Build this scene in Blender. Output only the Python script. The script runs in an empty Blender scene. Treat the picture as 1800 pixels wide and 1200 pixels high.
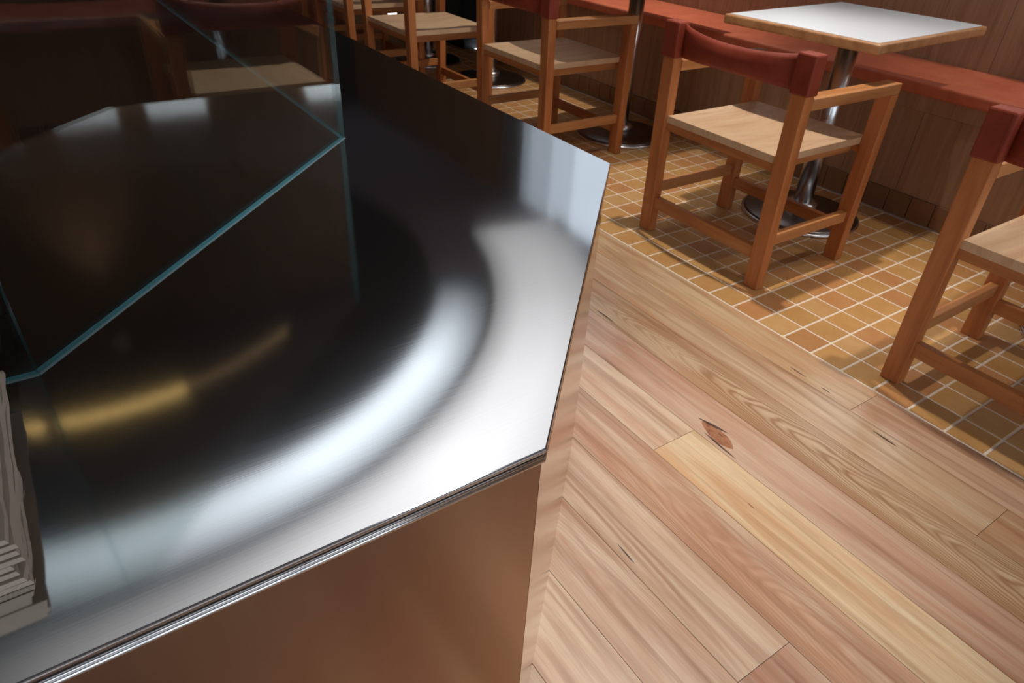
import bpy, bmesh, math, random
from mathutils import Vector, Matrix

S = 0.1                      # all layout numbers below are in decimetres
scene = bpy.context.scene
COL = scene.collection

# ------------------------------------------------------------------ camera
cam_d = bpy.data.cameras.new('camera')
cam_d.sensor_width = 36.0
cam_d.lens = 24.0
cam_d.clip_start = 0.01
cam = bpy.data.objects.new('camera', cam_d)
COL.objects.link(cam)
YAW, PITCH, ROLL = 0.6240, 0.5990, -0.0570
CAM = Vector((-16.911, -17.416, 11.196))
_f = Vector((math.sin(YAW) * math.cos(PITCH), math.cos(YAW) * math.cos(PITCH), -math.sin(PITCH)))
_r = Vector((math.cos(YAW), -math.sin(YAW), 0))
_d = _f.cross(_r)
_r2 = _r * math.cos(ROLL) + _d * math.sin(ROLL)
_d2 = -_r * math.sin(ROLL) + _d * math.cos(ROLL)
_m = Matrix((_r2, -_d2, -_f)).transposed().to_4x4()
_m.translation = CAM * S
cam.matrix_world = _m
cam_d.dof.use_dof = True
cam_d.dof.focus_distance = 0.80
cam_d.dof.aperture_fstop = 16.0
scene.camera = cam

# ------------------------------------------------------------------ world, view
world = bpy.data.worlds.new('world')
scene.world = world
world.use_nodes = True
wb = world.node_tree.nodes['Background']
wb.inputs[0].default_value = (0.80, 0.90, 1.0, 1)
wb.inputs[1].default_value = 2.4
vs = scene.view_settings
vs.view_transform = 'Standard'
vs.look = 'None'
vs.exposure = 0.0
vs.gamma = 1.0
vs.use_curve_mapping = False

HC = 27.0                    # ceiling height
H = 6.97                     # counter height
RNG = random.Random(7)


# ------------------------------------------------------------------ node helpers
def new_mat(name):
    m = bpy.data.materials.new(name)
    m.use_nodes = True
    nt = m.node_tree
    b = nt.nodes['Principled BSDF']
    return m, nt, b


def N(nt, kind, **kw):
    n = nt.nodes.new(kind)
    for k, v in kw.items():
        setattr(n, k, v)
    return n


def L(nt, a, b):
    nt.links.new(a, b)


def val(sock, v):
    sock.default_value = v


def math_n(nt, op, a, b=None, c=None):
    n = N(nt, 'ShaderNodeMath', operation=op)
    for i, v in enumerate((a, b, c)):
        if v is None:
            continue
        if isinstance(v, (int, float)):
            n.inputs[i].default_value = v
        else:
            L(nt, v, n.inputs[i])
    return n.outputs[0]


def mix_col(nt, fac, a, b, mode='MIX'):
    n = N(nt, 'ShaderNodeMix', data_type='RGBA', blend_type=mode)
    for s, v in ((n.inputs[0], fac), (n.inputs[6], a), (n.inputs[7], b)):
        if isinstance(v, (int, float)):
            s.default_value = v
        elif isinstance(v, tuple):
            s.default_value = v if len(v) == 4 else (*v, 1)
        else:
            L(nt, v, s)
    return n.outputs[2]


def noise(nt, vec, scale, detail=3.0, rough=0.5, dist=0.0):
    n = N(nt, 'ShaderNodeTexNoise')
    n.inputs['Scale'].default_value = scale
    n.inputs['Detail'].default_value = detail
    n.inputs['Roughness'].default_value = rough
    n.inputs['Distortion'].default_value = dist
    if vec is not None:
        L(nt, vec, n.inputs['Vector'])
    return n.outputs['Fac']


def mapping(nt, vec, scale=(1, 1, 1), loc=(0, 0, 0)):
    n = N(nt, 'ShaderNodeMapping')
    n.inputs['Scale'].default_value = scale
    n.inputs['Location'].default_value = loc
    L(nt, vec, n.inputs['Vector'])
    return n.outputs[0]


def ramp(nt, fac, stops):
    n = N(nt, 'ShaderNodeValToRGB')
    els = n.color_ramp.elements
    while len(els) < len(stops):
        els.new(0.5)
    for e, (p, c) in zip(els, stops):
        e.position = p
        e.color = c if len(c) == 4 else (*c, 1)
    L(nt, fac, n.inputs[0])
    return n.outputs[0]


def bump(nt, b, height, strength=0.2, dist=0.001):
    n = N(nt, 'ShaderNodeBump')
    n.inputs['Strength'].default_value = strength
    n.inputs['Distance'].default_value = dist
    L(nt, height, n.inputs['Height'])
    L(nt, n.outputs[0], b.inputs['Normal'])


def rand_coord(nt, amp=37.0):
    """object coordinates shifted per object, so no two boards share their grain"""
    tc = N(nt, 'ShaderNodeTexCoord')
    oi = N(nt, 'ShaderNodeObjectInfo')
    s = math_n(nt, 'MULTIPLY', oi.outputs['Random'], amp)
    cx = N(nt, 'ShaderNodeCombineXYZ')
    L(nt, s, cx.inputs[0]); L(nt, s, cx.inputs[1]); L(nt, s, cx.inputs[2])
    add = N(nt, 'ShaderNodeVectorMath', operation='ADD')
    L(nt, tc.outputs['Object'], add.inputs[0])
    L(nt, cx.outputs[0], add.inputs[1])
    return tc.outputs['Object'], add.outputs[0], oi


# ------------------------------------------------------------------ materials
def mat_plank():
    m, nt, b = new_mat('floorboard_wood')
    obj, crd, oi = rand_coord(nt)
    base = oi.outputs['Color']
    fine = noise(nt, mapping(nt, crd, (95, 2.2, 1)), 2.6, 5, 0.62)
    streak = noise(nt, mapping(nt, crd, (17, 0.80, 1)), 2.0, 4, 0.55, 0.9)
    broad = noise(nt, mapping(nt, crd, (8, 0.9, 1)), 1.7, 3, 0.5, 0.8)
    pores = noise(nt, mapping(nt, crd, (420, 14, 1)), 2.0, 2, 0.5)
    # nested pointed rings of a flat-sawn board: level sets of y + (x/c)^2
    sep = N(nt, 'ShaderNodeSeparateXYZ')
    L(nt, obj, sep.inputs[0])
    wob = noise(nt, mapping(nt, crd, (14, 2.6, 1)), 1.0, 2, 0.5)
    xx = math_n(nt, 'ADD', sep.outputs[0], math_n(nt, 'MULTIPLY_ADD', wob, 0.036, -0.018))
    par = math_n(nt, 'MULTIPLY', math_n(nt, 'ABSOLUTE', xx), 1.6)
    par2 = math_n(nt, 'MULTIPLY', math_n(nt, 'MULTIPLY', xx, xx), 95.0)
    v = math_n(nt, 'ADD', math_n(nt, 'ADD', sep.outputs[1], par), par2)
    v = math_n(nt, 'MULTIPLY_ADD', wob, 0.30, v)
    drift = noise(nt, mapping(nt, crd, (7, 3.0, 1)), 1.0, 3, 0.6)
    v = math_n(nt, 'MULTIPLY_ADD', drift, 0.34, v)
    rings = math_n(nt, 'SINE', math_n(nt, 'MULTIPLY', v, 92.0))
    rings = math_n(nt, 'MULTIPLY_ADD', rings, 0.5, 0.5)
    rings = math_n(nt, 'POWER', rings, 1.6)
    dark = mix_col(nt, 1.0, base, (0.58, 0.44, 0.36), 'MULTIPLY')
    light = mix_col(nt, 0.26, base, (0.80, 0.66, 0.47))
    pink = mix_col(nt, 1.0, base, (0.90, 0.66, 0.55), 'MULTIPLY')
    c = mix_col(nt, ramp(nt, broad, [(0.40, (0, 0, 0)), (0.66, (.75, .75, .75))]), light, pink)
    c = mix_col(nt, ramp(nt, streak, [(0.44, (0, 0, 0)), (0.70, (.80, .80, .80))]), c, dark)
    c = mix_col(nt, math_n(nt, 'MULTIPLY', ramp(nt, fine, [(0.46, (0, 0, 0)), (0.72, (1, 1, 1))]), 0.26), c, dark)
    c = mix_col(nt, math_n(nt, 'MULTIPLY', ramp(nt, pores, [(0.60, (0, 0, 0)), (0.72, (1, 1, 1))]), 0.20), c, dark)
    patch = ramp(nt, noise(nt, mapping(nt, crd, (3, 1.1, 1)), 1.6, 1, 0.5), [(0.36, (.15, .15, .15)), (0.60, (1, 1, 1))])
    ringf = math_n(nt, 'MULTIPLY', math_n(nt, 'MULTIPLY', rings, oi.outputs['Alpha']), patch)
    c = mix_col(nt, math_n(nt, 'MULTIPLY', ringf, 0.75), c, dark)
    L(nt, c, b.inputs['Base Color'])
    r = math_n(nt, 'MULTIPLY_ADD', fine, 0.10, 0.27)
    L(nt, r, b.inputs['Roughness'])
    b.inputs['Specular IOR Level'].default_value = 0.5
    b.inputs['Coat Weight'].default_value = 0.8
    b.inputs['Coat Roughness'].default_value = 0.22
    bump(nt, b, fine, 0.08, 0.001)
    return m


def mat_timber(name, dark, mid, light, scale=(1, 1, 1), rough=0.45, obj_grain=2.0):
    """oiled joinery timber; grain runs along local z after 'scale' stretching"""
    m, nt, b = new_mat(name)
    obj, crd, oi = rand_coord(nt)
    g = noise(nt, mapping(nt, crd, scale), obj_grain, 5, 0.6, 0.4)
    f = noise(nt, mapping(nt, crd, tuple(s * 5 for s in scale)), obj_grain, 3, 0.6)
    c = ramp(nt, g, [(0.28, dark), (0.50, mid), (0.74, light)])
    c = mix_col(nt, math_n(nt, 'MULTIPLY', f, 0.35), c, dark)
    L(nt, c, b.inputs['Base Color'])
    b.inputs['Roughness'].default_value = rough
    bump(nt, b, f, 0.06, 0.001)
    return m


def mat_tile():
    m, nt, b = new_mat('floor_tile_glaze')
    obj, crd, oi = rand_coord(nt)
    n1 = noise(nt, crd, 14, 3, 0.55)
    n2 = noise(nt, crd, 160, 2, 0.5)
    base = oi.outputs['Color']
    c = mix_col(nt, ramp(nt, n1, [(0.35, (0, 0, 0)), (0.7, (.55, .55, .55))]), base, mix_col(nt, 1.0, base, (0.84, 0.68, 0.52), 'MULTIPLY'))
    c = mix_col(nt, math_n(nt, 'MULTIPLY', n2, 0.18), c, (0.20, 0.10, 0.03))
    L(nt, c, b.inputs['Base Color'])
    L(nt, math_n(nt, 'MULTIPLY_ADD', n1, 0.2, 0.34), b.inputs['Roughness'])
    bump(nt, b, n2, 0.05, 0.001)
    return m


def mat_plain(name, col, rough=0.5, metal=0.0, var=0.0, scale=20.0, bmp=0.0, spec=0.5):
    m, nt, b = new_mat(name)
    tc = N(nt, 'ShaderNodeTexCoord')
    n = noise(nt, tc.outputs['Object'], scale, 3, 0.55)
    d = tuple(c * (1 - var) for c in col)
    L(nt, mix_col(nt, n, d, tuple(min(1, c * (1 + var * 0.6)) for c in col)), b.inputs['Base Color'])
    b.inputs['Roughness'].default_value = rough
    b.inputs['Metallic'].default_value = metal
    b.inputs['Specular IOR Level'].default_value = spec
    if bmp:
        bump(nt, b, n, bmp, 0.001)
    return m


def mat_steel(name, rough, aniso, brush, ca=(0.66, 0.64, 0.64), cb=(0.72, 0.71, 0.715)):
    m, nt, b = new_mat(name)
    tc = N(nt, 'ShaderNodeTexCoord')
    g = noise(nt, mapping(nt, tc.outputs['Object'], brush), 1.0, 4, 0.6)
    big = noise(nt, tc.outputs['Object'], 5.0, 3, 0.5)
    c = mix_col(nt, g, ca, cb)
    L(nt, c, b.inputs['Base Color'])
    b.inputs['Metallic'].default_value = 1.0
    r = math_n(nt, 'ADD', math_n(nt, 'MULTIPLY_ADD', g, 0.05, rough - 0.03), math_n(nt, 'MULTIPLY_ADD', big, 0.03, -0.015))
    L(nt, r, b.inputs['Roughness'])
    b.inputs['Anisotropic'].default_value = aniso
    tg = N(nt, 'ShaderNodeTangent', direction_type='RADIAL', axis='Z')
    bump(nt, b, g, 0.010, 0.0005)
    return m


def mat_leather(name, c0, c1):
    m, nt, b = new_mat(name)
    obj, crd, oi = rand_coord(nt)
    n1 = noise(nt, crd, 9, 4, 0.6)
    n2 = noise(nt, crd, 340, 2, 0.5)
    c = ramp(nt, n1, [(0.3, c0), (0.7, c1)])
    L(nt, c, b.inputs['Base Color'])
    b.inputs['Roughness'].default_value = 0.52
    b.inputs['Specular IOR Level'].default_value = 0.32
    bump(nt, b, n2, 0.12, 0.001)
    return m


def mat_emit(name, col, strength):
    m = bpy.data.materials.new(name)
    m.use_nodes = True
    nt = m.node_tree
    nt.nodes.remove(nt.nodes['Principled BSDF'])
    e = nt.nodes.new('ShaderNodeEmission')
    e.inputs[0].default_value = (*col, 1)
    e.inputs[1].default_value = strength
    L(nt, e.outputs[0], nt.nodes['Material Output'].inputs[0])
    return m


def mat_glass_face(name='clear_glass', tint=(0.965, 0.985, 0.98)):
    m = bpy.data.materials.new(name)
    m.use_nodes = True
    nt = m.node_tree
    nt.nodes.remove(nt.nodes['Principled BSDF'])
    tr = nt.nodes.new('ShaderNodeBsdfTransparent')
    tr.inputs[0].default_value = (*tint, 1)
    gl = nt.nodes.new('ShaderNodeBsdfGlossy')
    gl.inputs['Roughness'].default_value = 0.012
    gl.inputs[0].default_value = (0.95, 1, 1, 1)
    fr = nt.nodes.new('ShaderNodeFresnel')
    # both faces of the thin pane reflect alike, so invert the index on the way out
    geo = nt.nodes.new('ShaderNodeNewGeometry')
    ior = math_n(nt, 'MULTIPLY_ADD', geo.outputs['Backfacing'], 1 / 1.5 - 1.5, 1.5)
    L(nt, ior, fr.inputs[0])
    # smudges: hardly visible variation of gloss
    mx = nt.nodes.new('ShaderNodeMixShader')
    L(nt, fr.outputs[0], mx.inputs[0])
    L(nt, tr.outputs[0], mx.inputs[1])
    L(nt, gl.outputs[0], mx.inputs[2])
    L(nt, mx.outputs[0], nt.nodes['Material Output'].inputs[0])
    return m


M = {}
M['plank'] = mat_plank()
M['tile'] = mat_tile()
M['grout'] = mat_plain('pale_grout', (0.74, 0.62, 0.50), 0.8, 0, 0.15, 60)
M['subfloor'] = mat_plain('dark_joint', (0.16, 0.09, 0.05), 0.8)
M['chair'] = mat_timber('chair_timber', (0.32, 0.095, 0.026), (0.50, 0.170, 0.050), (0.60, 0.240, 0.080), (14, 14, 1.4), 0.42)
M['seat'] = mat_timber('seat_plywood', (0.53, 0.32, 0.18), (0.66, 0.44, 0.265), (0.74, 0.54, 0.345), (2.0, 16, 4), 0.38)
M['leather'] = mat_leather('rust_leather', (0.20, 0.027, 0.012), (0.30, 0.054, 0.026))
M['cushion'] = mat_leather('rust_upholstery', (0.52, 0.120, 0.058), (0.64, 0.175, 0.088))
M['wall_wood'] = mat_timber('dark_wall_veneer', (0.28, 0.142, 0.075), (0.39, 0.212, 0.117), (0.48, 0.285, 0.165), (18, 18, 1.0), 0.42)
M['white'] = mat_plain('white_laminate', (0.71, 0.745, 0.78), 0.35, 0, 0.02)
M['edge_wood'] = mat_timber('table_edge_timber', (0.30, 0.13, 0.05), (0.46, 0.22, 0.09), (0.56, 0.30, 0.13), (10, 10, 10), 0.4)
M['chrome'] = mat_plain('chrome', (0.80, 0.81, 0.83), 0.24, 1.0, 0.02)
M['base'] = mat_plain('satin_steel_base', (0.20, 0.18, 0.17), 0.30, 1.0, 0.10)
M['steel'] = mat_steel('brushed_steel_top', 0.09, 0.0, (6, 900, 6))
M['panel'] = mat_steel('bronze_steel_panel', 0.10, 0.0, (240, 240, 4), (0.47, 0.335, 0.25), (0.52, 0.375, 0.28))
M['panel_satin'] = mat_steel('bronze_steel_satin', 0.24, 0.0, (240, 240, 4), (0.50, 0.335, 0.24), (0.55, 0.375, 0.27))
M['bead'] = mat_plain('polished_steel_edge', (0.70, 0.69, 0.69), 0.12, 1.0, 0.03)
M['gap'] = mat_plain('dark_gap', (0.02, 0.015, 0.012), 0.6)
M['glass'] = mat_glass_face()
M['dimming'] = mat_glass_face('grey_dimming_glass', (0.66, 0.67, 0.68))  # grey tint put in to dim daylight through the high window
M['glass_edge'] = mat_plain('green_glass_edge', (0.075, 0.25, 0.29), 0.12, 0.0, 0.10, 30, 0, 0.9)


def mat_mitre():
    m, nt, b = new_mat('glued_glass_mitre')
    b.inputs['Base Color'].default_value = (0.06, 0.20, 0.22, 1)
    b.inputs['Roughness'].default_value = 0.15
    tr = nt.nodes.new('ShaderNodeBsdfTransparent')
    tr.inputs[0].default_value = (0.80, 0.92, 0.92, 1)
    mx = nt.nodes.new('ShaderNodeMixShader')
    mx.inputs[0].default_value = 0.20
    L(nt, tr.outputs[0], mx.inputs[1])
    L(nt, b.outputs[0], mx.inputs[2])
    L(nt, mx.outputs[0], nt.nodes['Material Output'].inputs[0])
    return m


M['mitre'] = mat_mitre()
M['silicone'] = mat_plain('clear_joint', (0.10, 0.16, 0.17), 0.25, 0.0, 0.05)
M['kraft'] = mat_plain('kraft_paper', (0.40, 0.32, 0.25), 0.75, 0, 0.14, 70, 0.2)
M['black'] = mat_plain('black_laminate', (0.010, 0.010, 0.011), 0.4)
M['ceil_dark'] = mat_plain('dark_ceiling', (0.016, 0.009, 0.007), 0.7, 0, 0.1)
M['ceil'] = mat_plain('grey_ceiling', (0.15, 0.13, 0.135), 0.8, 0, 0.05)
M['plaster'] = mat_plain('dark_plaster', (0.035, 0.022, 0.017), 0.8, 0, 0.1)
M['frame'] = mat_plain('dark_frame', (0.03, 0.025, 0.022), 0.5)


# ------------------------------------------------------------------ mesh helpers (decimetres in, metres out)
def link(name, me, mat, parent=None, loc=None, label=None):
    o = bpy.data.objects.new(name, me)
    COL.objects.link(o)
    if mat is not None and len(me.materials) == 0:
        me.materials.append(mat)
    if parent is not None:
        o.parent = parent
    if loc is not None:
        o.location = Vector(loc) * S
    if label:
        o['label'] = label
    return o


def tag(o, label, cat, group=None):
    o['label'] = label
    o['category'] = cat
    if group:
        o['group'] = group
    return o


def struct(o):
    o['kind'] = 'structure'
    return o


def finish(bm, name, smooth=False):
    bmesh.ops.recalc_face_normals(bm, faces=bm.faces)
    me = bpy.data.meshes.new(name)
    bm.to_mesh(me)
    bm.free()
    if smooth:
        for p in me.polygons:
            p.use_smooth = True
    return me


def add_box(bm, lo, hi, bevel=0.0, seg=1):
    lo, hi = Vector(lo), Vector(hi)
    r = bmesh.ops.create_cube(bm, size=1.0)
    c, d = (lo + hi) / 2 * S, (hi - lo) * S
    for v in r['verts']:
        v.co = Vector((v.co.x * d.x, v.co.y * d.y, v.co.z * d.z)) + c
    if bevel:
        es = list({e for v in r['verts'] for e in v.link_edges})
        bmesh.ops.bevel(bm, geom=es, offset=bevel * S, segments=seg, affect='EDGES', profile=0.5)


def box(name, lo, hi, mat, parent=None, bevel=0.0, seg=1, center=True, label=None):
    """one box object; its origin sits at the middle of its base so textures are local"""
    lo, hi = Vector(lo), Vector(hi)
    c = Vector(((lo.x + hi.x) / 2, (lo.y + hi.y) / 2, lo.z)) if center else Vector((0, 0, 0))
    bm = bmesh.new()
    add_box(bm, lo - c, hi - c, bevel, seg)
    return link(name, finish(bm, name), mat, parent, c, label)


def empty(name, loc, rz=0.0):
    o = bpy.data.objects.new(name, None)
    COL.objects.link(o)
    o.location = Vector(loc) * S
    o.rotation_euler = (0, 0, rz)
    o.empty_display_size = 0.1
    return o


def prism(name, pts, z0, z1, mat, parent=None, bevel=0.0, seg=2, holes=None, label=None):
    bm = bmesh.new()
    vs = [bm.verts.new(Vector((x, y, z0)) * S) for x, y in pts]
    f = bm.faces.new(vs)
    r = bmesh.ops.extrude_face_region(bm, geom=[f])
    up = [e for e in r['geom'] if isinstance(e, bmesh.types.BMVert)]
    for v in up:
        v.co.z = z1 * S
    if bevel:
        es = [e for e in bm.edges if abs(e.verts[0].co.z - e.verts[1].co.z) < 1e-6]
        bmesh.ops.bevel(bm, geom=es, offset=bevel * S, segments=seg, affect='EDGES', profile=0.5)
    return link(name, finish(bm, name), mat, parent, None, label)


def lathe(name, prof, mat, parent=None, loc=None, n=40, label=None):
    """profile of (radius, z) turned about z"""
    bm = bmesh.new()
    rings = []
    for r, z in prof:
        if r < 1e-6:
            rings.append([bm.verts.new((0, 0, z * S))])
        else:
            rings.append([bm.verts.new((r * S * math.cos(2 * math.pi * i / n), r * S * math.sin(2 * math.pi * i / n), z * S)) for i in range(n)])
    for a, b in zip(rings, rings[1:]):
        for i in range(n):
            j = (i + 1) % n
            if len(a) == 1 and len(b) > 1:
                bm.faces.new((a[0], b[i], b[j]))
            elif len(b) == 1 and len(a) > 1:
                bm.faces.new((a[i], a[j], b[0]))
            elif len(a) > 1:
                bm.faces.new((a[i], a[j], b[j], b[i]))
    me = finish(bm, name, True)
    o = link(name, me, mat, parent, loc, label)
    return o


def ring_arc(name, cx, cy, r0, r1, z0, z1, a0, a1, mat, parent=None, n=48):
    bm = bmesh.new()
    prev = None
    for i in range(n + 1):
        a = math.radians(a0 + (a1 - a0) * i / n)
        c, s = math.cos(a), math.sin(a)
        q = [bm.verts.new(Vector((cx + r * c, cy + r * s, z)) * S) for r, z in ((r0, z0), (r1, z0), (r1, z1), (r0, z1))]
        if prev:
            for k in range(4):
                bm.faces.new((prev[k], prev[(k + 1) % 4], q[(k + 1) % 4], q[k]))
        else:
            bm.faces.new(q)
        prev = q
    bm.faces.new(prev)
    return link(name, finish(bm, name), mat, parent)


def copy_tree(o, parent=None):
    c = o.copy()
    COL.objects.link(c)
    c.parent = parent
    for ch in list(o.children):
        copy_tree(ch, c)
    return c


# ------------------------------------------------------------------ the floor
floor = struct(box('floor', (-46, -46, -1.0), (-0.05, 66, -0.35), M['subfloor'], None, center=False))
PW = 1.39
# column -> [(y start, colour, ring amount)], boards run on towards +y until the next start
YEL, TAN, BRN, PNK, GRY, RED = ((0.66, 0.49, 0.29), (0.56, 0.36, 0.205), (0.45, 0.265, 0.135), (0.56, 0.345, 0.225), (0.60, 0.42, 0.29), (0.44, 0.235, 0.15))
SET = {
    0: [(-27, PNK, 0), (-11.22, YEL, 0.05), (16, TAN, 0), (31, PNK, 0)],
    1: [(-31, TAN, 0.1), (-15.2, (0.56, 0.385, 0.235), 0.0), (6, PNK, 0), (24, TAN, 0)],
    2: [(-34, RED, 0), (-17.0, (0.52, 0.33, 0.175), 1.0), (1.0, TAN, 0), (17, BRN, 0)],
    3: [(-30, TAN, 0), (-19.5, (0.52, 0.30, 0.20), 0.0), (-1.0, PNK, 0), (20, TAN, 0)],
    4: [(-24, YEL, 0.05), (-9.62, GRY, 0), (9, PNK, 0), (27, TAN, 0)],
    5: [(-35, TAN, 0), (-21.5, (0.54, 0.325, 0.205), 0.55), (4.5, PNK, 0), (22, TAN, 0)],
    6: [(-29, RED, 0), (-14.6, (0.56, 0.37, 0.25), 0.1), (2, TAN, 0)],
    7: [(-33, PNK, 0), (-19, (0.58, 0.40, 0.28), 0.35), (0, TAN, 0)],
    8: [(-25, GRY, 0.0), (-10.5, TAN, 0)],
}
rp = random.Random(3)
BOARDS = []
for k in range(0, 32):
    x1 = -PW * k
    x0 = x1 - PW
    y_end = 62.0 if x1 > -8.6 else -6.0
    lst = SET.get(k)
    if not lst:
        lst, y = [], -45.0 + rp.random() * 10
        while y < y_end:
            c = rp.choice([TAN, PNK, GRY, RED, BRN, TAN, YEL])
            lst.append((y, c, rp.random() ** 3 * 0.6))
            y += 11 + rp.random() * 10
    else:
        lst = [(-46 + rp.random(), rp.choice([TAN, PNK, BRN]), 0)] + lst
    lst = [e for e in lst if e[0] < y_end]
    for i, (ys, c, ring) in enumerate(lst):
        ye = lst[i + 1][0] if i + 1 < len(lst) else y_end
        g = 0.004
        xh = x1 - (g if k else 0.045)
        cx, cy = (x0 + xh) / 2, (ys + ye) / 2
        if k == 2 and ring == 1.0:
            cy_t = cy
        bm = bmesh.new()
        add_box(bm, (x0 + g - cx, ys + g - cy, -0.35), (xh - cx, ye - g - cy, 0.0), 0.007)
        o = link('plank', finish(bm, 'plank'), M['plank'], floor, (cx, cy, 0))
        v = 0.94 + rp.random() * 0.12
        v *= 0.86
        o.color = (c[0] * v, c[1] * v * 0.90, c[2] * v * 0.80, ring)
        BOARDS.append((x0, xh, ys, ye, o))

# knots and dark gum veins let into single boards
M['vein'] = mat_plain('gum_vein', (0.075, 0.035, 0.020), 0.5, 0, 0.2)
M['knot'] = mat_timber('knot_wood', (0.13, 0.045, 0.022), (0.33, 0.13, 0.06), (0.42, 0.18, 0.09), (60, 22, 1), 0.35)


def inlay(name, xc, yc, hx, hy, skew, mat):
    """thin lens of darker wood lying in the face of the board under (xc, yc)"""
    for x0_, x1_, ya, yb, bo in BOARDS:
        if x0_ <= xc <= x1_ and ya <= yc <= yb:
            bm = bmesh.new()
            n = 20
            lo_, hi_ = [], []
            for i in range(n):
                a = 2 * math.pi * i / n
                u, w = math.cos(a), math.sin(a)
                wob = 1 + 0.12 * math.sin(3 * a + xc * 7)
                px, py = hx * w * wob * (1 - 0.5 * abs(u) ** 3), hy * u
                q_ = (px + skew * py, py)
                lo_.append(bm.verts.new(Vector((*q_, -0.02)) * S))
                hi_.append(bm.verts.new(Vector((q_[0] * 0.97, q_[1] * 0.97, 0.002)) * S))
            bm.faces.new(hi_)
            for i in range(n):
                bm.faces.new((lo_[i], lo_[(i + 1) % n], hi_[(i + 1) % n], hi_[i]))
            return link(name, finish(bm, name), mat, bo, (xc - (x0_ + x1_) / 2, yc - (ya + yb) / 2, 0))


kn = inlay('knot', -5.20, -10.05, 0.20, 0.58, 0.10, M['knot'])
inlay('gum_vein', -5.02, -9.75, 0.045, 0.42, -0.25, M['vein'])
inlay('gum_vein', -5.44, -10.35, 0.030, 0.55, 0.05, M['vein'])
inlay('gum_vein', -4.02, -4.40, 0.030, 0.42, 0.0, M['vein'])
inlay('gum_vein', -1.16, -9.42, 0.022, 0.30, 0.05, M['vein'])
inlay('gum_vein', -1.20, -10.35, 0.020, 0.16, 0.05, M['vein'])
inlay('gum_vein', -1.62, -12.35, 0.030, 0.35, 0.04, M['vein'])
inlay('gum_vein', -6.95 + 0.62, -12.05, 0.02, 0.10, 0.1, M['knot'])
inlay('gum_vein', -9.56, -11.55, 0.018, 0.30, 0.06, M['vein'])
# ---- tiles: 0.1 m module, the nearest 300 are single tiles, the rest one joined part
bed = link('grout_bed', None or finish((lambda b: (add_box(b, (-0.045, -46, -0.6), (12.5, 66, -0.018)), b)[1])(bmesh.new()), 'grout_bed'), M['grout'], floor)
bm = bmesh.new()
add_box(bm, (-0.465, -0.465, -0.30), (0.465, 0.465, 0.0), 0.015)
tile_me = finish(bm, 'tile')
tile_me.materials.append(M['tile'])
rt = random.Random(11)


def tile_col(r):
    t = r.random()
    if t < 0.55:
        c = (0.52, 0.285, 0.095)
    elif t < 0.85:
        c = (0.49, 0.235, 0.085)
    else:
        c = (0.54, 0.315, 0.125)
    k = 0.93 + r.random() * 0.12
    return (c[0] * k, c[1] * k, c[2] * k, 1)


for i in range(12):
    for j in range(-16, 9):
        o = link('tile', tile_me, None, floor, (i + 0.5, j + 0.5, 0.0))
        o.color = tile_col(rt)
bm = bmesh.new()
for i in range(12):
    for j in list(range(9, 62)) + list(range(-46, -16)):
        add_box(bm, (i + 0.035, j + 0.035, -0.3), (i + 0.965, j + 0.965, 0.0), 0.015)
far_tiles = link('tiles', finish(bm, 'tiles'), M['tile'], floor)
far_tiles['kind'] = 'stuff'
far_tiles.color = (0.51, 0.265, 0.095, 1)

# ------------------------------------------------------------------ ceiling, walls
CX, CY = -17.0, 31.0         # centre of the round dropped ceiling
ceiling = struct(box('ceiling', (-46, -46, HC), (17.2, 66, HC + 1), M['ceil'], None, center=False))
soffit = lathe('soffit', [(0, HC - 0.3), (22.3, HC - 0.3), (22.6, HC - 0.2), (22.6, HC), (0, HC)], M['ceil_dark'], ceiling, (CX, CY, 0), 96)

# right wall behind the bench: veneer boards, clerestory window above
wall_right = struct(box('wall_right', (16.35, -46, 0), (17.2, 66, 15.6), M['plaster'], None, center=False))
rw = random.Random(5)
y = -30.0
while y < 62:
    w = 2.6
    box('panel', (16.2, y + 0.008, 4.4), (16.36, y + w - 0.008, 15.6), M['wall_wood'], wall_right, 0.012)
    y += w
WY0, WY1, WZ0, WZ1 = 9.0, 30.0, 16.6, 26.98
box('pier', (16.35, WY1, 15.6), (17.2, 66, WZ1), M['wall_wood'], wall_right, center=False)
box('pier', (16.35, -46, 15.6), (17.2, WY0, WZ1), M['wall_wood'], wall_right, center=False)
box('sill', (16.25, WY0, 15.6), (17.2, WY1, WZ0), M['wall_wood'], wall_right, center=False)
WYC = (WY0 + WY1) / 2
win = struct(empty('window_1', (16.8, WYC, WZ0)))
for k in range(4):
    yy = (WY1 - WY0) * (k / 3 - 0.5)
    if k in (0, 3):
        box('mullion', (-0.25, yy - 0.2, 0), (0.25, yy + 0.2, WZ1 - WZ0), M['frame'], win)
for k in range(3):
    ya, yb = (WY1 - WY0) * (k / 3 - 0.5) + 0.02, (WY1 - WY0) * ((k + 1) / 3 - 0.5) - 0.02
    box('pane', (-0.03, ya, 0.0), (0.03, yb, WZ1 - WZ0), M['dimming'], win)


def mat_sheer(t):
    m, nt, b = new_mat('added_sheer')
    b.inputs['Base Color'].default_value = (0.20, 0.18, 0.18, 1)
    b.inputs['Roughness'].default_value = 0.9
    tr = nt.nodes.new('ShaderNodeBsdfTransparent')
    mx = nt.nodes.new('ShaderNodeMixShader')
    mx.inputs[0].default_value = 1 - t
    L(nt, tr.outputs[0], mx.inputs[1])
    L(nt, b.outputs[0], mx.inputs[2])
    L(nt, mx.outputs[0], nt.nodes['Material Output'].inputs[0])
    return m


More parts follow.
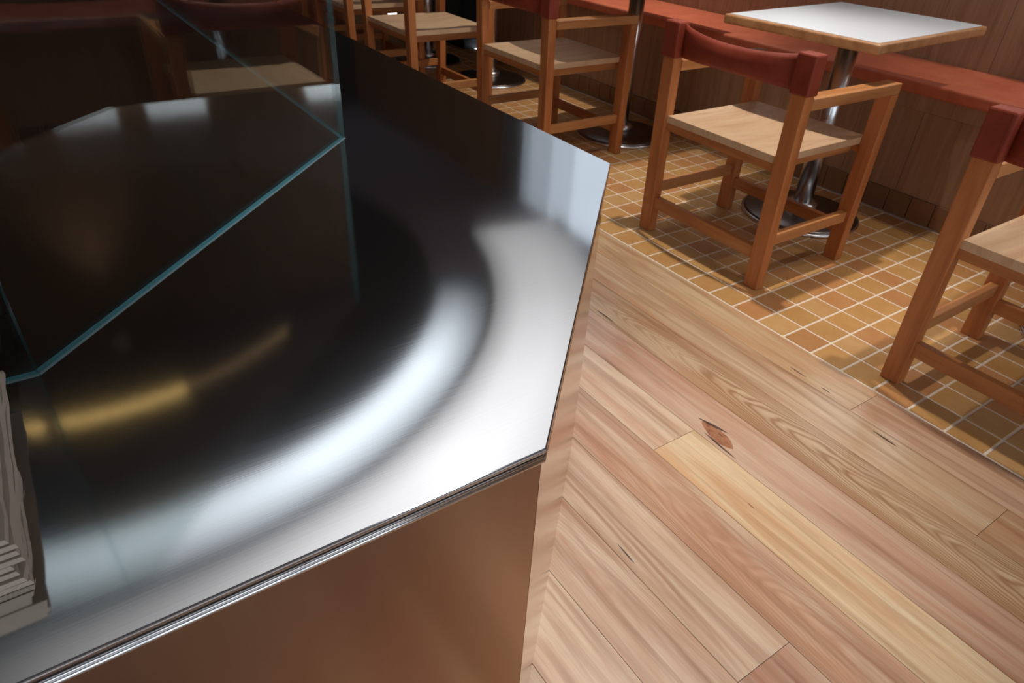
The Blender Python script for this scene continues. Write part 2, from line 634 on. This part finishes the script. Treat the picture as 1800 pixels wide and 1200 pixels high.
def softener(y0, y1, x, t, label):  # unseen sheers added to soften the window's edge in the steel
    bm = bmesh.new()
    n = int((y1 - y0) * 8)
    a_ = [Vector((x + 0.06 * math.sin(i * 1.1), y0 + (y1 - y0) * i / n, 0)) for i in range(n + 1)]
    lo_ = [bm.verts.new((p + Vector((0, 0, 16.0))) * S) for p in a_]
    hi_ = [bm.verts.new((p + Vector((0, 0, 26.7))) * S) for p in a_]
    for i in range(n):
        bm.faces.new((lo_[i], lo_[i + 1], hi_[i + 1], hi_[i]))
    return tag(link('softener', finish(bm, 'softener', True), mat_sheer(t)), label, 'softener', 'sheers added to soften the high window')


softener(21.5, 31.0, 16.05, 0.70, 'added wide thin sheer curtain drawn over the far end of the high window')
softener(24.0, 31.0, 15.75, 0.66, 'added narrower sheer curtain hanging in front of the wide one')
softener(26.5, 31.0, 15.45, 0.60, 'added narrowest sheer curtain bunched at the window end')
wall_back = struct(box('wall_back', (-46, 64, 0), (17.2, 66, HC), M['plaster'], None, center=False))
wall_left = struct(box('wall_left', (-46, -46, 0), (-44.5, 66, HC), M['plaster'], None, center=False))
# shop front on the street side, behind the photographer: sill wall, head and mullions, opening added for daylight fill
wall_front = struct(box('wall_front', (-46, -46, -0.3), (17.2, -45, 4.0), M['plaster'], None, center=False))
box('head', (-46, -46, 24), (17.2, -45, HC), M['plaster'], wall_front, center=False)
for k in range(6):
    xx = -45 + 61.5 * k / 5
    box('mullion', (xx - 0.3, -45.8, 4), (xx + 0.3, -45.2, 24), M['frame'], wall_front, center=False)

# ------------------------------------------------------------------ ceiling lights


def mat_cove(name, col, strength, radial, angular):
    """lamp diffuser: emission graded by radius and angle to shape the glare on the steel"""
    m = bpy.data.materials.new(name)
    m.use_nodes = True
    nt = m.node_tree
    nt.nodes.remove(nt.nodes['Principled BSDF'])
    tc = N(nt, 'ShaderNodeTexCoord')
    sp = N(nt, 'ShaderNodeSeparateXYZ')
    L(nt, tc.outputs['Object'], sp.inputs[0])
    r2 = math_n(nt, 'ADD', math_n(nt, 'MULTIPLY', sp.outputs[0], sp.outputs[0]), math_n(nt, 'MULTIPLY', sp.outputs[1], sp.outputs[1]))
    rad = math_n(nt, 'DIVIDE', math_n(nt, 'SQRT', r2), 5.0)                       # 0..1 over 5 m
    ang = math_n(nt, 'DIVIDE', math_n(nt, 'ARCTAN2', sp.outputs[1], sp.outputs[0]), -math.pi)   # 0..1 over 0..-180 deg
    fr_ = ramp(nt, rad, [(r_ / 50.0, (v, v, v)) for r_, v in radial])
    fa_ = ramp(nt, ang, [(a_ / 180.0, (v, v, v)) for a_, v in angular])
    e = nt.nodes.new('ShaderNodeEmission')
    e.inputs[0].default_value = (*col, 1)
    L(nt, math_n(nt, 'MULTIPLY', math_n(nt, 'MULTIPLY', fr_, fa_), strength), e.inputs[1])  # soft edges and end fades of the glare put into the emission
    L(nt, e.outputs[0], nt.nodes['Material Output'].inputs[0])
    return m


L1 = mat_cove('cove_light_narrow', (0.82, 0.92, 1.0), 1.95, [(22.8, 0.15), (23.6, 0.9), (24.6, 1.0), (26.6, 0.25)], [(27, 0.0), (38, 0.35), (52, 0.95), (74, 1.0), (90, 0.55), (112, 0.25)])
L2 = mat_cove('cove_light_broad', (0.97, 0.985, 1.0), 1.65, [(27.0, 0.35), (28.8, 0.95), (31.0, 1.0), (33.5, 0.75), (35, 0.3)], [(10, 0.3), (30, 0.45), (50, 0.80), (66, 1.0), (80, 0.72), (92, 0.35), (106, 0.05)])
LG = mat_emit('led_strip_warm', (1.0, 0.62, 0.22), 2.6)
LGd = mat_emit('led_strip_warm_dim', (1.0, 0.62, 0.30), 0.6)


def cove(name, r0, r1, segs, z, label):
    root = tag(empty(name, (CX, CY, HC)), label, 'ceiling light')
    lo_a, hi_a = min(s[0] for s in segs), max(s[1] for s in segs)
    ring_arc('trim', 0, 0, r0 - 0.12, r0, -0.25, -0.0, lo_a, hi_a, M['frame'], root)
    ring_arc('trim', 0, 0, r1, r1 + 0.12, -0.25, -0.0, lo_a, hi_a, M['frame'], root)
    for a0, a1, mt in segs:
        ring_arc('diffuser', 0, 0, r0, r1, -z, -0.02, a0, a1, mt, root)
    return root


cove('curved_light_trough', 22.9, 26.6, [(-112, -27, L1)], 0.12, 'narrow curved white light trough round the dark ceiling disc')
cove('curved_light_trough', 27.0, 35.0, [(-106, -10, L2)], 0.12, 'broad curved white light trough outside the narrow one')
root = tag(empty('led_strip', (CX, CY, HC - 0.3)), 'thin warm curved led strip on the dark ceiling disc', 'ceiling light')
for a0, a1, mt in ((-109, -105.5, LG), (-103, -80, LG), (-80, -68, LGd), (-68, -52, LGd)):
    ring_arc('diffuser', 0, 0, 14.9, 15.2 if mt is LG else 15.08, -0.08, 0.0, a0, a1, mt, root, 20)

glow = mat_emit('downlight_glow', (1.0, 0.86, 0.68), 12.0)


def downlight(x, y, power, label, group, col=(1.0, 0.83, 0.64), size=70, blend=0.6, rad=0.05, aim=None):
    root = tag(empty('downlight', (x, y, HC)), label, 'downlight', group)
    # hangs clear of the coves on a short stem
    lathe('housing', [(0.45, -0.9), (0.62, -0.9), (0.62, 0.0), (0.45, 0.0)], M['frame'], root, None, 24)
    lathe('lamp', [(0, -0.3), (0.44, -0.3), (0.44, -0.2), (0, -0.2)], glow, root, None, 24)
    ld = bpy.data.lights.new('downlight_beam', 'SPOT')
    ld.energy = power
    ld.color = col
    ld.spot_size = math.radians(size)
    ld.spot_blend = blend
    ld.shadow_soft_size = rad
    lo = bpy.data.objects.new('beam', ld)
    COL.objects.link(lo)
    lo.parent = root
    lo.location = (0, 0, -0.92 * S)
    if aim:
        lo.rotation_euler = (Vector(aim) - Vector((x, y, HC - 0.92))).to_track_quat('-Z', 'Y').to_euler()
    return root


downlight(2.3, -13.9, 105, 'black tube downlight on the ceiling above the armchair farthest from the black cabinet', 'downlights above the bench', (1.0, 0.94, 0.87), 52, 1.0, 0.03)
downlight(2.3, -2.6, 172, 'black tube downlight on the ceiling above the armchair at the askew table', 'downlights above the bench', (1.0, 0.94, 0.87), 56, 1.0, 0.03)
downlight(14.3, -9.5, 50, 'black tube downlight added on the ceiling to brighten the bench seat beside the askew white-topped table', 'downlights above the bench', (1.0, 0.92, 0.82), 62, 1.0, 0.04)  # added lamp, lifts the bench and the wall
downlight(14.6, 8.2, 150, 'black tube downlight added close to the bench wall to brighten the far armchairs', 'downlights above the bench', (1.0, 0.93, 0.84), 72, 1.0, 0.04, (5.5, 15.5, 0))  # added lamp for the far chairs, kept out of the steel's reflection
downlight(-8.4, -10.6, 300, 'black tube downlight added on the ceiling to brighten the timber walkway', None, (0.90, 0.95, 1.0), 44, 1.0, 0.10, (-10.2, -11.2, 0))  # added cool lamp, whitens the boards by the counter

# wall lamps over the bench: seen in the glass case as pale squares
LW = mat_emit('lamp_paper_glow', (0.93, 0.97, 1.0), 2.6)


def wall_lamp(y, label):
    t = tag(empty('wall_lamp', (16.2, y, 11.7)), label, 'wall lamp', 'wall lamps above the bench')
    box('shade', (-1.0, -1.4, 0.15), (-0.1, 1.4, 2.3), LW, t, 0.06, 2)
    box('cap', (-1.06, -1.46, 2.3), (0.0, 1.46, 2.62), M['edge_wood'], t, 0.04, 2)
    box('back_plate', (-0.1, -1.3, 0.0), (0.0, 1.3, 2.3), M['edge_wood'], t)


for yy, lab in ((-12.2, 'pale box wall lamp on the wall above the bench, farthest from the high window'), (-7.9, 'pale box wall lamp on the wall between two bench tables'),
                (-3.6, 'pale box wall lamp above the askew white-topped table'), (4.9, 'pale box wall lamp on the wall beside the high window')):
    wall_lamp(yy, lab)

# ------------------------------------------------------------------ bench along the wall
bench = tag(empty('bench', (14, 6, 0)), 'long built-in bench with rust leather seat and dark veneer base against the wall', 'bench')


def bpart(name, lo, hi, mat, bevel=0.0, seg=1):
    d = Vector((14, 6, 0))
    return box(name, Vector(lo) - d, Vector(hi) - d, mat, bench, bevel, seg)


Y0, Y1 = -30.0, 29.5
bm_t = bmesh.new()
add_box(bm_t, (-0.06, -0.48, 0.04), (0.06, 0.48, 1.0), 0.01)
kick_me = finish(bm_t, 'kick_tile')
kick_me.materials.append(M['tile'])
bpart('kick_grout', (12.16, Y0, -0.03), (12.5, Y1, 1.0), M['grout'])
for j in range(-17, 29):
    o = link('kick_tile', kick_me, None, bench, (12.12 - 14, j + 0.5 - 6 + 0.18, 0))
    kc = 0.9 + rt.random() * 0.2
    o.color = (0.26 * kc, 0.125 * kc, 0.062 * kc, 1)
y = Y0
while y < Y1 - 0.1:
    w = min(2.6, Y1 - y)
    bpart('base_panel', (12.14, y + 0.008, 1.0), (12.34, y + w - 0.008, 4.25), M['wall_wood'], 0.012)
    y += w
bpart('base_core', (12.34, Y0, 0), (16.15, Y1, 4.25), M['plaster'])
bpart('seat_rail', (12.0, Y0, 4.25), (16.15, Y1, 4.9), M['wall_wood'], 0.02)
y = Y0
for ya, yb in ((Y0, -10.5), (-10.5, Y1)):
    bpart('seat_cushion', (11.55, ya + 0.01, 4.9), (16.15, yb - 0.01, 5.36), M['cushion'], 0.12, 4)

cab = tag(empty('cabinet', (13.6, 36, 0)), 'black cabinet standing past the far end of the bench', 'cabinet')
box('body', (-2.2, -5.5, 0.6), (2.3, 5.5, 12), M['black'], cab, 0.03)
box('plinth', (-2.0, -5.4, 0.0), (2.3, 5.4, 0.6), M['black'], cab)
for k in (-1, 1):
    d = box('door', (-2.36, min(0.04 * k, 5.4 * k), 0.8), (-2.2, max(0.04 * k, 5.4 * k), 11.8), M['black'], cab, 0.02)
    box('handle', (-0.16, -2.3 * k - 0.08, 5.0), (-0.08, -2.3 * k + 0.08, 7.0), M['chrome'], d, 0.01)


# ------------------------------------------------------------------ chairs
def make_chair(label):
    t = tag(empty('armchair', (0, 0, 0)), label, 'chair', 'timber armchairs along the bench')
    XR, XF, W, LW, LD = -2.42, 2.42, 2.88, 0.53, 0.40

    def leg(name, x0, x1, y0, y1, z1, lean=0.0):
        bm = bmesh.new()
        cx, cy = (x0 + x1) / 2, (y0 + y1) / 2
        add_box(bm, (x0 - cx, y0 - cy, 0), (x1 - cx, y1 - cy, z1), 0.03, 2)
        for v in bm.verts:
            v.co.x += lean * v.co.z / (z1 * S) * S
        return link(name, finish(bm, name), M['chair'], t, (cx, cy, 0))
    lean = -0.22
    for s in (1, -1):
        ya, yb = sorted((s * W, s * (W - LW)))
        leg('back_post', XR, XR + LD, ya, yb, 7.42, lean)
        leg('front_leg', XF - LD, XF, ya, yb, 5.93)
        box('armrest', (XR + LD - 0.16, ya, 5.93), (XF, yb, 6.28), M['chair_h'], t, 0.03, 2)
        box('side_stretcher', (XR + LD - 0.02, s * (W - LW / 2) - 0.12, 1.5), (XF - LD, s * (W - LW / 2) + 0.12, 1.88), M['chair_h'], t, 0.02, 2)
        box('seat_rail', (XR + LD - 0.08, s * (W - 0.95) - 0.13, 3.85), (XF - LD + 0.1, s * (W - 0.95) + 0.13, 4.2), M['chair_h'], t, 0.02, 2)
    for x in (XR + 0.06, XF - LD + 0.08):
        box('cross_stretcher', (x, -W + LW - 0.02, 0.97), (x + 0.24, W - LW + 0.02, 1.40), M['chair_w'], t, 0.02, 2)
    box('seat_rail', (XR + 0.0, -W + LW - 0.02, 3.95), (XR + 0.26, W - LW + 0.02, 4.26), M['chair_w'], t, 0.02, 2)
    box('seat_rail', (XF - LD + 0.1, -W + LW - 0.02, 3.9), (XF - LD + 0.34, W - LW + 0.02, 4.2), M['chair_w'], t, 0.02, 2)
    # seat panel, gently dished, notched between the legs
    bm = bmesh.new()
    nx, ny = 14, 16
    xs = [XR - 0.02 + (XF - 0.12 - XR + 0.02) * i / nx for i in range(nx + 1)]
    ys = [-(W - LW) + 2 * (W - LW) * j / ny for j in range(ny + 1)]
    grid = [[bm.verts.new(Vector((x, yy, 4.45 - 0.10 * math.sin(math.pi * i / nx) * (1 - (2 * j / ny - 1) ** 4))) * S) for j, yy in enumerate(ys)] for i, x in enumerate(xs)]
    faces = []
    for i in range(nx):
        for j in range(ny):
            faces.append(bm.faces.new((grid[i][j], grid[i + 1][j], grid[i + 1][j + 1], grid[i][j + 1])))
    r = bmesh.ops.extrude_face_region(bm, geom=faces)
    for v in r['geom']:
        if isinstance(v, bmesh.types.BMVert):
            v.co.z = 4.22 * S
    link('seat', finish(bm, 'seat'), M['seat'], t, None, 'pale plywood seat panel')
    # leather back: a sleeve round each post and the sling between them
    zt, zb = 7.50, 6.36

    def lx(z):
        return lean * z / 7.42
    back = None
    bm = bmesh.new()
    n, mz = 28, 6
    y_in = W - LW + 0.04
    rows = []
    th = 0.05
    for i in range(n + 1):
        u = i / n
        yy = -y_in + 2 * y_in * u
        sag = 4 * u * (1 - u)
        col = []
        for k in range(mz + 1):
            w = k / mz
            top = zt - 0.03 - 0.24 * sag ** 0.7
            bot = zb + 0.03 + 0.06 * sag
            z = bot + (top - bot) * w
            x = XR + LD * 0.80 - 0.50 * sag ** 0.75 * (0.55 + 0.45 * math.sin(math.pi * (0.15 + 0.7 * w))) + lx(z)
            col.append((x, yy, z))
        rows.append(col)
    fr = [[bm.verts.new(Vector(p) * S) for p in c] for c in rows]
    bk = [[bm.verts.new((Vector(p) + Vector((th, 0, 0))) * S) for p in c] for c in rows]
    for i in range(n):
        for k in range(mz):
            bm.faces.new((fr[i][k], fr[i + 1][k], fr[i + 1][k + 1], fr[i][k + 1]))
            bm.faces.new((bk[i][k], bk[i][k + 1], bk[i + 1][k + 1], bk[i + 1][k]))
        bm.faces.new((fr[i][mz], fr[i + 1][mz], bk[i + 1][mz], bk[i][mz]))
        bm.faces.new((fr[i][0], bk[i][0], bk[i + 1][0], fr[i + 1][0]))
    for i in (0, n):
        for k in range(mz):
            bm.faces.new((fr[i][k], fr[i][k + 1], bk[i][k + 1], bk[i][k]))
    back = link('backrest', finish(bm, 'backrest', True), M['leather'], t, None, 'rust leather sling')
    for s in (1, -1):
        ya, yb = sorted((s * (W + 0.05), s * (W - LW - 0.06)))
        bm = bmesh.new()
        add_box(bm, (XR - 0.06, ya, zb), (XR + LD + 0.06, yb, zt), 0.05, 2)
        for v in bm.verts:
            v.co.x += lx(v.co.z / S) * S
        sl = link('sleeve', finish(bm, 'sleeve'), M['leather'], back)
        bm = bmesh.new()
        yc = s * (W - LW + 0.02)
        add_box(bm, (XR - 0.075, yc - 0.012, zb + 0.05), (XR - 0.05, yc + 0.012, zt - 0.05))
        for v in bm.verts:
            v.co.x += lx(v.co.z / S) * S
        link('seam', finish(bm, 'seam'), M['leather'], back)
    return t


M['chair_h'] = mat_timber('chair_timber_along', (0.36, 0.13, 0.038), (0.50, 0.21, 0.072), (0.60, 0.29, 0.11), (1.4, 14, 14), 0.42)
M['chair_w'] = mat_timber('chair_timber_across', (0.32, 0.10, 0.026), (0.46, 0.17, 0.05), (0.56, 0.25, 0.085), (14, 1.4, 14), 0.42)
chair = make_chair('timber armchair with rust leather back, second farthest along the bench from the black cabinet')
chair.location = Vector((3.92, -2.82, 0)) * S
CH = [
    ((3.18, -13.60), 0.0, 'timber armchair with rust leather back, farthest along the bench from the black cabinet'),
    ((4.22, 9.86), 0.0, 'timber armchair with rust leather back, third farthest along the bench from the black cabinet'),
    ((2.05, 18.40), 0.0, 'timber armchair with rust leather back, third nearest along the bench to the black cabinet'),
    ((2.2, 26.60), 0.0, 'timber armchair with rust leather back, second nearest along the bench to the black cabinet'),
    ((2.4, 35.2), 0.0, 'timber armchair with rust leather back, standing directly before the black cabinet'),
]
for (x, yy), rz, lab in CH:
    c = copy_tree(chair)
    c.location = Vector((x, yy, 0)) * S
    c.rotation_euler.z = rz
    c['label'] = lab


# ------------------------------------------------------------------ tables
def make_table(label):
    t = tag(empty('table', (0, 0, 0)), label, 'table', 'pedestal tables along the bench')
    hx, hy, zt = 3.85, 2.92, 7.5
    box('edge_band', (-hx, -hy, zt - 0.34), (hx, hy, zt - 0.02), M['edge_wood'], t, 0.07, 3)
    box('table_top', (-hx + 0.16, -hy + 0.16, zt - 0.12), (hx - 0.16, hy - 0.16, zt), M['white'], t, 0.01, 1, True, 'white laminate top')
    lathe('pole', [(0, 0.25), (0.37, 0.25), (0.37, 7.05), (0, 7.05)], M['chrome'], t, None, 32, 'chrome pole')
    lathe('collar', [(0.37, 0.62), (0.62, 0.58), (0.66, 0.30), (0.37, 0.30)], M['chrome'], t, None, 32)
    lathe('base', [(0, 0.36), (0.6, 0.34), (1.5, 0.27), (2.2, 0.20), (2.28, 0.16), (2.28, 0.05), (0, 0.05)], M['base'], t, None, 64, 'dark satin metal disc')
    lathe('rim', [(2.24, 0.11), (2.35, 0.11), (2.36, 0.04), (2.34, 0.0), (2.24, 0.0)], M['chrome'], t, None, 64)
    box('mount_plate', (-1.2, -1.2, 6.95), (1.2, 1.2, 7.08), M['base'], t, 0.03)
    return t


table = make_table('white-topped pedestal table turned slightly askew to the bench, timber edge and chrome pole')
table.location = Vector((8.45, -2.25, 0)) * S
table.rotation_euler.z = math.radians(4.0)
for (x, yy), rz, lab in [((8.4, -13.6), 0, 'white-topped pedestal table square to the bench, farthest from the black cabinet'),
                        ((8.6, 9.3), 0, 'white-topped pedestal table square to the bench, next past the askew one towards the cabinet'),
                        ((8.4, 21.9), 0, 'white-topped pedestal table square to the bench, second nearest to the black cabinet'),
                        ((7.2, 28.2), 0, 'white-topped pedestal table square to the bench, nearest to the black cabinet')]:
    c = copy_tree(table)
    c.location = Vector((x, yy, 0)) * S
    c.rotation_euler.z = rz
    c['label'] = lab

# ------------------------------------------------------------------ the steel counter
XA, CC, YB = -8.552, -0.010, -13.961
A = (XA, XA - CC)                 # corner by the tables
B = (YB + CC, YB)                 # corner by the camera
XL, YF = -36.0, 40.0              # far ends


def outline(o):
    """counter plan set in by o"""
    k = math.tan(math.radians(22.5)) * o
    return [(A[0] - o, A[1] + k), (A[0] - o, YF), (XL, YF), (XL, YB + o), (B[0] - k, YB + o)]


def corner_round(pts, r=0.10, n=4):
    return pts


base_c = tag(empty('counter', (-16, 4, 0)), 'octagonal-cornered service counter clad in polished steel panels', 'counter')


def cpanel(name, p, q, t=0.15, gap=0.006, mat='panel'):
    p, q = Vector((*p, 0)), Vector((*q, 0))
    d = (q - p).normalized()
    nrm = Vector((-d.y, d.x, 0))
    bm = bmesh.new()
    pts = [p + d * gap, q - d * gap, q - d * gap + nrm * t, p + d * gap + nrm * t]
    vs = [bm.verts.new((v - Vector((-16, 4, 0))) * S) for v in pts]
    f = bm.faces.new(vs)
    r = bmesh.ops.extrude_face_region(bm, geom=[f])
    for v in r['geom']:
        if isinstance(v, bmesh.types.BMVert):
            v.co.z = (H - 0.185) * S
    return link(name, finish(bm, name), M[mat], base_c)


po = outline(0.04)
# walk the outside so that the wall thickness goes inwards (left of the walking direction)
cpanel('front_panel', po[3], po[4], mat='panel_satin')
cpanel('corner_panel', po[4], po[0])
cpanel('side_panel', po[0], po[1])
inner = outline(0.5)
bm = bmesh.new()
vs = [bm.verts.new((Vector((x, yy, 0)) - Vector((-16, 4, 0))) * S) for x, yy in inner]
f = bm.faces.new(vs)
r = bmesh.ops.extrude_face_region(bm, geom=[f])
for v in r['geom']:
    if isinstance(v, bmesh.types.BMVert):
        v.co.z = (H - 0.19) * S
link('carcass', finish(bm, 'carcass'), M['gap'], base_c)

top = prism('worktop', outline(0.0), H - 0.055, H, M['steel'], None, 0.018, 3)
tag(top, 'brushed stainless steel worktop with clipped corner, wide curved glare across it', 'worktop')


def edge_run(name, off, z0, z1, mat, parent, bev):
    """strip following the three outer edges, mitred at the corners"""
    bm = bmesh.new()
    wdt = 0.12
    o = outline(off)
    i = outline(off + wdt)
    path_o = [o[3], o[4], o[0], o[1]]
    path_i = [i[3], i[4], i[0], i[1]]
    prev = None
    prof = []
    h = (z1 - z0)
    for t in range(7):
        a = math.pi * t / 6 - math.pi / 2
        prof.append((1 - math.cos(a), 0.5 + 0.5 * math.sin(a)))
    for (ox, oy), (ix, iy) in zip(path_o, path_i):
        ring = []
        for c, zz in prof:
            u = c * bev / wdt
            ring.append(bm.verts.new(Vector((ox + (ix - ox) * u, oy + (iy - oy) * u, z0 + h * zz)) * S))
        ring.append(bm.verts.new(Vector((ix, iy, z1)) * S))
        ring.append(bm.verts.new(Vector((ix, iy, z0)) * S))
        if prev:
            m_ = len(ring)
            for k in range(m_):
                fc = bm.faces.new((prev[k], prev[(k + 1) % m_], ring[(k + 1) % m_], ring[k]))
                fc.smooth = k < 6
        else:
            bm.faces.new(ring)
        prev = ring
    bm.faces.new(list(reversed(prev)))
    return link(name, finish(bm, name), mat, parent)


edge_run('edge_groove', 0.035, H - 0.09, H - 0.055, M['gap'], top, 0.0)
edge_run('edge_bead', 0.0, H - 0.125, H - 0.085, M['bead'], top, 0.03)
edge_run('edge_bead', 0.0, H - 0.185, H - 0.125, M['bead'], top, 0.03)

# ------------------------------------------------------------------ glass display case on the counter
GX, GD, GY = -12.25, -7.046, -10.56
ZG = 10.5
case = tag(empty('glass_case', (-18, 0, H)), 'clear glass display case with green-edged panes on the steel worktop', 'glass case')
GA = (GX, GX - GD)
GB = (GY + GD, GY)
GT = 0.085


def pane(name, p, q, mi0, mi1):
    """upright pane, p to q with outside on the right, mitre offsets at both ends"""
    p, q = Vector((*p, 0)), Vector((*q, 0))
    d = (q - p).normalized()
    nrm = Vector((-d.y, d.x, 0))
    o = Vector((-18, 0, 0))
    bm = bmesh.new()
    b4 = [p, q, q + nrm * GT - d * mi1, p + nrm * GT + d * mi0]
    lo = [bm.verts.new((v - o) * S + Vector((0, 0, 0.004 * S))) for v in b4]
    hi = [bm.verts.new((v - o) * S + Vector((0, 0, (ZG - H) * S))) for v in b4]
    fs = [bm.faces.new(lo), bm.faces.new(hi)]
    for k in range(4):
        fs.append(bm.faces.new((lo[k], lo[(k + 1) % 4], hi[(k + 1) % 4], hi[k])))
    for k, fc in enumerate(fs):
        fc.material_index = 0 if k in (1, 2, 4) else (1 if k == 0 else 2)
    me = finish(bm, name)
    me.materials.append(M['glass'])
    me.materials.append(M['glass_edge'])
    me.materials.append(M['mitre'])
    return link(name, me, None, case)


k8 = math.tan(math.radians(22.5)) * GT
pane('pane', GB, GA, k8, k8)
pane('pane', GA, (GX, 30), k8, 0)
pane('pane', (-34, GY), GB, 0, k8)
# silicone beads where the panes stand on the steel
for p, q in ((GB, GA), (GA, (GX, 30)), ((-34, GY), GB)):
    pv, qv = Vector((*p, 0)), Vector((*q, 0))
    d = (qv - pv).normalized()
    nrm = Vector((d.y, -d.x, 0))
    o = Vector((-18, 0, 0))
    bm = bmesh.new()
    sec = [(0.0, 0.0), (0.02, 0.0), (0.0, 0.015)]
    ends = []
    for e in (pv, qv):
        ends.append([bm.verts.new((e + nrm * a - o) * S + Vector((0, 0, b * S))) for a, b in sec])
    for k in range(3):
        bm.faces.new((ends[0][k], ends[0][(k + 1) % 3], ends[1][(k + 1) % 3], ends[1][k]))
    bm.faces.new(ends[0]); bm.faces.new(ends[1])
    link('joint_bead', finish(bm, 'joint_bead'), M['silicone'], case)
# lid
bm = bmesh.new()
pl = [GA, (GX, 30), (-34, 30), (-34, GY), GB]
vs = [bm.verts.new((Vector((x, yy, ZG)) - Vector((-18, 0, H))) * S) for x, yy in pl]
f = bm.faces.new(vs)
r = bmesh.ops.extrude_face_region(bm, geom=[f])
for v in r['geom']:
    if isinstance(v, bmesh.types.BMVert):
        v.co.z += 0.1 * S
link('lid', finish(bm, 'lid'), M['glass'], case)

# ------------------------------------------------------------------ paper bags stacked at the end of the counter
rb = random.Random(21)


def paper_bag(x1, y0, y1, z, t, label, group):
    """one folded kraft bag lying flat; its right edge at x1"""
    bm = bmesh.new()
    w, ny = 1.6, 10
    lo, hi = [], []
    jit = [rb.uniform(-0.012, 0.012) for _ in range(ny + 1)]
    for i in range(ny + 1):
        yy = y0 + (y1 - y0) * i / ny
        x = x1 + jit[i]
        lo.append([bm.verts.new(Vector((a, yy, z)) * S) for a in (x1 - w, x1 - 0.5, x)])
        hi.append([bm.verts.new(Vector((a, yy, z + b)) * S) for a, b in ((x1 - w, t), (x1 - 0.5, t), (x - 0.012, t * 0.86))])
    for i in range(ny):
        for k in range(2):
            bm.faces.new((lo[i][k], lo[i][k + 1], lo[i + 1][k + 1], lo[i + 1][k]))
            bm.faces.new((hi[i][k], hi[i + 1][k], hi[i + 1][k + 1], hi[i][k + 1]))
        bm.faces.new((lo[i][2], hi[i][2], hi[i + 1][2], lo[i + 1][2]))
        bm.faces.new((lo[i][0], lo[i + 1][0], hi[i + 1][0], hi[i][0]))
    for i in (0, ny):
        for k in range(2):
            bm.faces.new((lo[i][k], hi[i][k], hi[i][k + 1], lo[i][k + 1]))
    o = link('paper_bag', finish(bm, 'paper_bag'), M['kraft'])
    return tag(o, label, 'paper bag', group)


z = H + 0.004
SHADE = ('lowest bag of the pile, resting on the steel worktop', 'second bag up in the kraft paper pile', 'third bag up in the kraft paper pile', 'fourth bag up, last of the short ones in the kraft pile',
         'first of the longer bags in the kraft paper pile', 'second of the longer bags in the kraft paper pile', 'third of the longer bags in the kraft paper pile', 'top kraft bag of the pile beside the glass case')
for k in range(8):
    t = 0.05
    paper_bag((-17.84 - 0.03 * k if k < 4 else -17.83 - 0.012 * (k - 4)) + rb.uniform(-0.012, 0.012), -13.21 + 0.008 * k + rb.uniform(-0.015, 0.015), -11.95 + rb.uniform(-0.04, 0.04) + (1.16 if k > 3 else 0), z, t,
              'flat kraft paper bag, ' + SHADE[k], 'kraft bags piled on the worktop')
    z += t + 0.004
